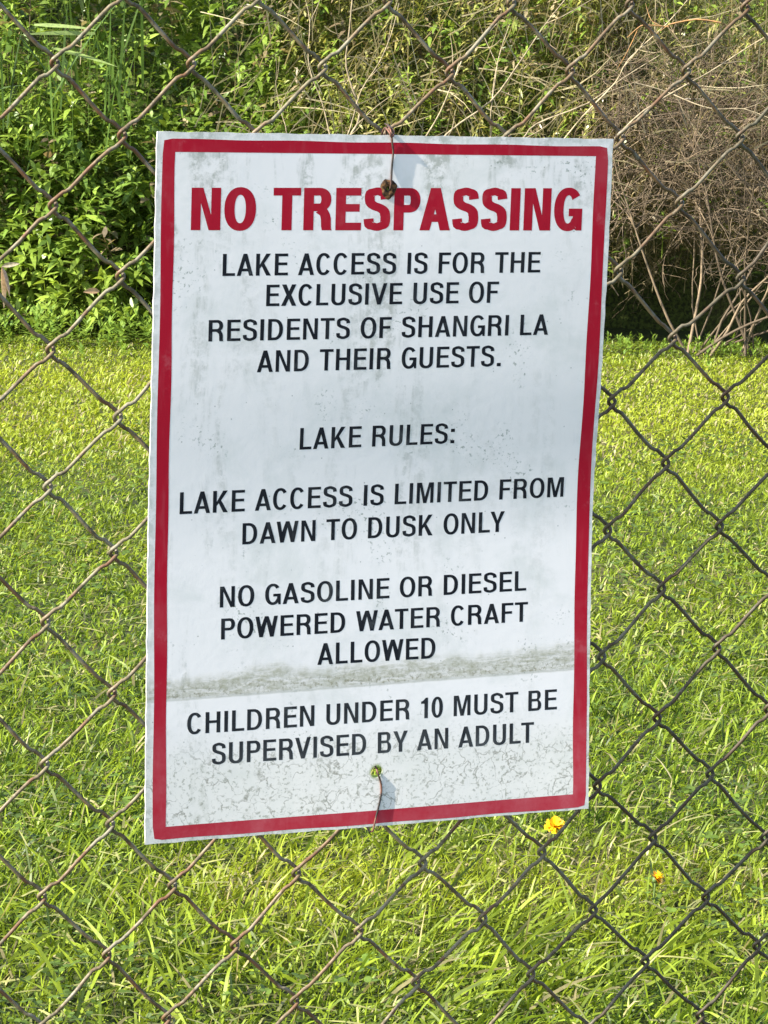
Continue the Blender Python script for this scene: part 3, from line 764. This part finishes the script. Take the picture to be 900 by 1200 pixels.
# ------------------------------------------------------------------ undergrowth bank behind the lawn
def ramp3(c0, c1, t): return c0 * (1 - t) + c1 * t
LP = [.30, 1.0, .72, .06]
hedge = Bag(); stems = Bag()
GREEN = np.array([.13, .22, .035]); LGREEN = np.array([.29, .40, .06]); OLIVE = np.array([.42, .37, .12]); TAN = np.array([.46, .38, .22]); BROWN = np.array([.19, .135, .085]); DARK = np.array([.045, .085, .02])
def kind_cols(n, r, z):
    """leaf colour and size by where the plants grow along the bank"""
    t = rng.random(n)[:, None]
    col = ramp3(GREEN, LGREEN, t)
    wl = np.ones(n)
    mid = np.clip((r + .85) / .5, 0, 1) * np.clip((z - .9) / .4, 0, 1)
    right = np.clip((r - .85) / .5, 0, 1)
    oliv = np.clip(mid * .9 + .0, 0, 1) * (rng.random(n) < .75)
    col = np.where((oliv > .3)[:, None], ramp3(OLIVE, LGREEN * .9, t * .8), col)
    br = (rng.random(n) < right * np.clip(1.35 - (z - 1.15) / .6, .15, .92))
    col = np.where(br[:, None], ramp3(BROWN, TAN, t * .8), col)
    tan = rng.random(n) < .06 + .16 * mid
    col = np.where(tan[:, None], ramp3(TAN, BROWN, t), col)
    wl = np.where(oliv > .3, .62, wl); wl = np.where(br, .5, wl)
    # the mound foot on the left is the freshest green
    foot = (r < -.9) & (z < .35)
    col = np.where(foot[:, None], ramp3(LGREEN * .9, np.array([.26, .36, .05]), t), col)
    return col * (.75 + .5 * rng.random((n, 1))), wl

def shoots(n, rlo, rhi, zlo, zhi, depth, leaves, Lr, front=16.3, keepf=None, dense=None):
    r = rlo + (rhi - rlo) * rng.random(n); z = zlo + (zhi - zlo) * rng.random(n)
    ff = front + .22 * z + .55 * (vnoise(r, z, 1.1) - .3) + .25 * vnoise(r + 4, z, 3.1)
    f = ff + depth * rng.random(n) ** 1.5
    if keepf is not None:
        kk = keepf(r, f, z); r, f, z = r[kk], f[kk], z[kk]; n = len(r)
    az = rng.normal(-math.pi / 2, 1.0, n); ln = np.abs(rng.normal(.6, .35, n))
    SD = dirs(np.cos(az) * np.sin(ln), np.sin(az) * np.sin(ln), np.cos(ln))
    base = place(r, f, z); SL = .10 + .16 * rng.random(n)
    col, wl = kind_cols(n, r, z)
    for q in range(leaves):
        t = (q + rng.random(n)) / leaves
        P = base + SD * (SL * t)[:, None]
        a = q * 2.4 + rng.random(n) * 1.2
        e1 = unit(np.cross(SD, [0.2, 0.1, 1.0])); e2 = np.cross(SD, e1)
        out = np.cos(a)[:, None] * e1 + np.sin(a)[:, None] * e2
        D = SD * (.35 + .5 * rng.random(n))[:, None] + out * .9 + rng.normal(0, .12, (n, 3))
        L = (Lr[0] + (Lr[1] - Lr[0]) * rng.random(n)) * (1.1 - .45 * t) * (.55 + .45 * wl)
        hedge.strips(P, D, L, L * .30 * wl + .002, .18 + .4 * rng.random(n), col * (.85 + .3 * rng.random((n, 1))), LP, side=np.tile([0, 0, 1.0], (n, 1)) + rng.normal(0, .35, (n, 3)))
    hedge.strips(base - SD * .1, SD, SL + .12, np.full(n, .006), np.full(n, .02), col * .9, [1, .8, .5, .3])

def not_hollow(r, f, z):
    top = .50 + .12 * np.sin(r * 4)
    hol = (r > .75) & (z < top) & (f < 18.3)
    hol2 = (r > -1.5) & (r < -.8) & (z < .30) & (z > .12) & (f < 17.0) & (rng.random(len(r)) < .6)
    return ~(hol | hol2)
shoots(1700, -3.6, -.6, .05, 1.2, .9, 9, (.09, .15), keepf=not_hollow)
shoots(1500, -3.6, -.2, 1.0, 2.5, 1.0, 9, (.08, .13), keepf=not_hollow)
shoots(2600, -.8, 1.4, .9, 2.5, 1.0, 10, (.07, .11), keepf=not_hollow)
shoots(500, -.8, 1.4, .0, 1.0, 1.0, 8, (.07, .1), keepf=not_hollow)
shoots(3300, 1.0, 3.8, .60, 2.5, 1.1, 9, (.06, .11), front=16.15, keepf=not_hollow)
shoots(700, .9, 3.8, .34, .95, .5, 8, (.05, .08), front=16.9)
# the deeper, shaded mass of the bank
shoots(2600, -4.2, 4.4, .0, 2.9, 1.8, 7, (.10, .16), front=17.5, keepf=not_hollow)
shoots(1800, -4.5, 4.8, .0, 3.3, 1.2, 6, (.15, .22), front=18.9)
# soil slope added behind the plants so the gaps between leaves stay dark
br_ = np.linspace(-9, 11, 60); bt = np.linspace(0, 1, 16); BR, BT = np.meshgrid(br_, bt)
bf = 18.35 + 1.3 * BT + .35 * (vnoise(BR, BT * 3, .8) - .5); bzz = -.05 + 3.2 * BT ** .8 + .3 * (vnoise(BR + 20, BT * 4, 1.1) - .5) * BT
bf = np.concatenate([bf, bf[-1:] + 12]); bzz = np.concatenate([bzz, bzz[-1:] + .2]); BR = np.concatenate([BR, BR[-1:]])
nb_ = len(br_); ii, jj = np.meshgrid(np.arange(nb_ - 1), np.arange(16)); a_ = (jj * nb_ + ii).ravel()
bank = link('gap_backing', np_mesh('gap_backing', place(BR, bf, bzz).reshape(-1, 3), np.c_[a_, a_ + 1, a_ + 1 + nb_, a_ + nb_], smooth=True), M_SOIL)
tag(bank, 'dark soil slope added behind the weeds to keep their gaps dark', None, None, 'structure')
# straw-coloured dead stems threaded through the top of the bank
n = 850; r = rng.uniform(-1.1, 3.4, n); z = rng.uniform(.95, 2.3, n); f = 16.0 + .25 * z + rng.uniform(-.15, .35, n)
an = rng.normal(1.0, .65, n)
hedge.strips(place(r, f, z), dirs(np.cos(an), rng.normal(0, .25, n), np.sin(an)), rng.uniform(.12, .42, n), rng.uniform(.004, .009, n), rng.normal(0, .35, n), TAN * (.6 + .7 * rng.random((n, 1))), [1, .9, .7, .3], side=np.tile([.3, -1, .1], (n, 1)))
# seedlings spilling from the bank foot on to the lawn
def seedlings(n, r0, r1, f0, f1, zmax, Lr):
    r = r0 + (r1 - r0) * rng.random(n); f = f0 + (f1 - f0) * rng.random(n); hh = zmax * (.4 + .6 * rng.random(n))
    for q in range(11):
        t = q / 10; a = rng.random(n) * 6.283; el = .15 + .9 * t
        z = hh * (.15 + .8 * t); L = (Lr[0] + (Lr[1] - Lr[0]) * rng.random(n)) * (1.1 - .4 * t)
        hedge.strips(place(r, f, z), dirs(np.cos(a) * math.cos(el), np.sin(a) * math.cos(el), np.full(n, math.sin(el))), L, L * .27, .1 + .3 * rng.random(n), ramp3(GREEN * 1.2, np.array([.27, .38, .055]), rng.random(n)[:, None]), LP, side=np.tile([0, 0, 1.0], (n, 1)))
seedlings(170, -3.2, -.9, 15.8, 16.5, .22, (.05, .10))
seedlings(40, -3.2, 3.4, 14.6, 16.0, .09, (.04, .07))
seedlings(230, .7, 3.4, 16.1, 16.8, .09, (.03, .06))
seedlings(120, -.9, .9, 16.0, 16.6, .12, (.04, .07))
h = link('undergrowth', hedge.mesh('undergrowth'), M_LEAF)
tag(h, 'tangled bank of leafy green weeds and browning foliage behind the lawn', None, None, 'stuff')

# ------------------------------------------------------------------ tall reed-like grass at the upper left
reed = Bag(); n = 60
r = rng.uniform(-2.4, -1.35, n); f = rng.uniform(16.0, 16.5, n); z = rng.uniform(1.0, 1.45, n)
az = rng.normal(-1.2, .9, n); ln = np.abs(rng.normal(.25, .22, n))
reed.strips(place(r, f, z), dirs(np.cos(az) * np.sin(ln), np.sin(az) * np.sin(ln), np.cos(ln)), rng.uniform(.4, .95, n), rng.uniform(.010, .018, n), rng.uniform(.02, .35, n), ramp3(DARK * 1.2, GREEN, rng.random(n)[:, None]), [.7, 1, 1, .8, .5, .08])
for (r_, f_, z_, dr, dz, L_) in [(-1.62, 15.9, 1.70, -1, .02, .40), (-2.05, 15.9, 1.66, 1, .10, .36), (-1.86, 15.95, 1.62, 1, -.20, .38), (-1.95, 15.9, 1.74, 1, .0, .35)]:
    reed.strips(place(np.array([r_]), np.array([f_]), np.array([z_])), dirs(np.array([float(dr)]), np.array([-.2]), np.array([dz])), np.array([L_]), np.array([.024]), np.array([.06]), np.array([[.26, .34, .10]]), [.5, 1, 1, .8, .5, .08])
rd = link('tall_grass_clump', reed.mesh('tall_grass_clump'), M_LEAF)
tag(rd, 'clump of tall dark green grass blades above the leafy weeds at upper left', 'grass clump')

# ------------------------------------------------------------------ dry stalks leaning through the middle of the bank
def stalk(p0, p1, r0, col, label, seed, side=3):
    q = np.random.default_rng(seed)
    p0 = np.array(p0); p1 = np.array(p1)
    o = empty('dry_stalk', tuple(place(*[np.array(v) for v in p0])))
    W0 = place(*[np.array(v) for v in p0]); W1 = place(*[np.array(v) for v in p1])
    n = 7; t = np.linspace(0, 1, n)[:, None]
    P = (W1 - W0) * t + (q.normal(0, .03, (n, 3)) + q.normal(0, .05, (1, 3))) * np.sin(t * 3.14)
    P = catmull(P, 3); m_ = len(P)
    b = Bag(); b.tube(P, np.linspace(r0, r0 * .35, m_), col, 5); link('stem', b.mesh('stem', True), M_TWIG, o)
    for s_ in range(side):
        i = int(m_ * (.3 + .55 * (s_ + q.random()) / side)); d = unit(P[min(i + 1, m_ - 1)] - P[i]); d = unit(d + q.normal(0, .45, 3))
        L = .12 + .22 * q.random(); S = catmull([P[i], P[i] + d * L * .5 + q.normal(0, .01, 3), P[i] + d * L + q.normal(0, .03, 3)], 4)
        b = Bag(); b.tube(S, np.linspace(r0 * .5, r0 * .2, len(S)), col, 4); link('side_twig', b.mesh('side_twig', True), M_TWIG, o)
    tag(o, label, 'plant stalk', 'dry stalks leaning in the bank behind the fence')
TANC = (.40, .32, .20)
ST = [((-.27, 15.9, .75), (-.23, 16.0, 1.98), .013, 'thick upright tan stalk rising above the middle of the sign'),
      ((-.22, 15.9, .80), (-.50, 16.0, 1.95), .007, 'thin tan stalk leaning left beside the thick upright one'),
      ((-.35, 15.9, .9), (.02, 15.9, 1.9), .007, 'thin tan stalk leaning right out of the olive leaves'),
      ((-.05, 15.8, .75), (.95, 15.9, 1.98), .010, 'long tan stalk crossing diagonally from the sign top towards upper right'),
      ((.05, 15.8, .95), (.55, 15.9, 1.80), .008, 'pale stalk parallel to and right of the long diagonal one'),
      ((.52, 15.9, .85), (.62, 15.9, 1.80), .008, 'upright greyish stalk above the word TRESPASSING'),
      ((.40, 15.8, .95), (1.45, 15.9, 1.66), .009, 'grey brown stalk sloping low towards the right bush'),
      ((.75, 15.8, 1.0), (1.6, 15.9, 1.98), .008, 'brown stalk slanting up to the top edge right of centre'),
      ((-.6, 15.9, .9), (-.62, 15.9, 1.6), .005, 'short faint stalk over the left half of the sign'),
      ((1.2, 15.8, 1.2), (2.3, 15.9, 1.95), .008, 'brown stalk arching across the upper right corner'),
      ((1.75, 15.8, 1.83), (1.25, 15.8, 1.74), .008, 'orange brown bent stalk near the upper right corner'),
      ((1.3, 15.8, 1.50), (2.2, 15.8, 1.28), .006, 'thin pale stalk drooping to the right over the dry bush')]
for q, (a, b_, r_, lb) in enumerate(ST): stalk(a, b_, r_ * .72, (.46, .24, .09) if 'orange' in lb else tuple(np.array(TANC) * (.75 + .5 * ((q * 37) % 10) / 10)), lb, q + 5)

# ------------------------------------------------------------------ dry twiggy bush at the right
bush = empty('dry_bush', tuple(place(np.array(1.75), np.array(16.6), np.array(0.0))))
tag(bush, 'leafless grey brown twiggy bush arching over a dark hollow right of the sign', 'bush')
BO = np.array(bush.location); tw = Bag(); fine = Bag(); q = np.random.default_rng(11)
def grow(P0, d, L, r0, lvl, bag):
    n = 6; pts = [P0]; dd = unit(np.array(d, float))
    for s_ in range(n):
        dd = unit(dd + q.normal(0, .16 + .05 * lvl, 3) + np.array([0, 0, .05 if lvl == 0 else -.04])); pts.append(pts[-1] + dd * L / n)
    P = catmull(pts, 2); col = np.array([.27, .195, .120]) * (.28 + .8 * q.random() ** 1.4)
    bag.tube(P, np.linspace(r0, r0 * .35, len(P)), col, 5 if lvl == 0 else 3)
    if lvl < 2:
        for s_ in range(7 if lvl == 0 else 5):
            i = int(len(P) * ((.45 if lvl == 0 else .25) + (.52 if lvl == 0 else .72) * q.random())) - 1; t_ = unit(P[min(i + 1, len(P) - 1)] - P[i] + 1e-6)
            grow(P[i], unit(t_ + q.normal(0, .62, 3)), L * (.32 + .25 * q.random()), r0 * .45, lvl + 1, fine)
for s_ in range(20):
    r_ = q.choice([1.72, 1.78, 1.86, 2.05, 2.3, 2.7, 1.5], p=[.25, .2, .15, .12, .12, .08, .08]) + q.normal(0, .05)
    P0 = place(np.array(r_), np.array(16.35 + q.normal(0, .12)), np.array(0.0)) - BO
    lean_r = q.normal(.15, .55); dv = dirs(np.array(lean_r), np.array(q.normal(-.1, .2)), np.array(1.0))
    b = Bag(); grow(P0, dv, .9 + .75 * q.random(), .005 + .005 * q.random(), 0, b)
    link('stem', b.mesh('stem', True), M_TWIG, bush)
# arching dead canes filling the crown
for s_ in range(440):
    r_ = q.uniform(1.15, 3.4); z_ = q.uniform(.70, 1.62); P0 = place(np.array(r_), np.array(16.25 + .35 * q.random() + .15 * z_), np.array(z_)) - BO
    grow(P0, dirs(np.array(q.normal(0, 1)), np.array(q.normal(-.2, .3)), np.array(q.normal(.1, .6))), .26 + .4 * q.random(), .0045, 1, fine)
fo = link('fine_twigs', fine.mesh('fine_twigs'), M_TWIG, bush); fo['kind'] = 'stuff'

# ------------------------------------------------------------------ a few conspicuous dead leaves
def dead_leaf(r, f, z, specs, label, name='dead_leaf'):
    b = Bag(); base = place(np.array(r), np.array(f), np.array(z))
    for (dr, df, dz, L, W, col) in specs:
        b.strips(np.array([[0.0, 0, 0]]), dirs(np.array([dr]), np.array([df]), np.array([dz])), np.array([L]), np.array([W]), np.array([.15]), np.array([col]), [.15, .8, 1, .9, .6, .1], side=np.array([[.8, -1.0, .3]]), fold=.15)
    o = link(name, b.mesh(name), M_DEAD); o.location = base
    tag(o, label, 'leaf', 'dead leaves caught in the plants')
dead_leaf(-2.10, 15.75, .44, [(.1, -.3, -1, .20, .05, (.62, .45, .34)), (.35, -.3, -1, .15, .04, (.66, .47, .36)), (.7, -.2, .25, .11, .03, (.6, .5, .38))], 'pale pinkish withered leaf hanging in the weeds at the far left')
dead_leaf(2.16, 15.9, .36, [(.9, -.4, -.5, .13, .06, (.55, .20, .07))], 'small rusty orange leaf over the dark hollow at the right edge')
dead_leaf(-1.58, 15.85, .31, [(-.6, -.4, .1, .10, .035, (.6, .36, .20))], 'small orange brown leaf beside the left edge of the sign')
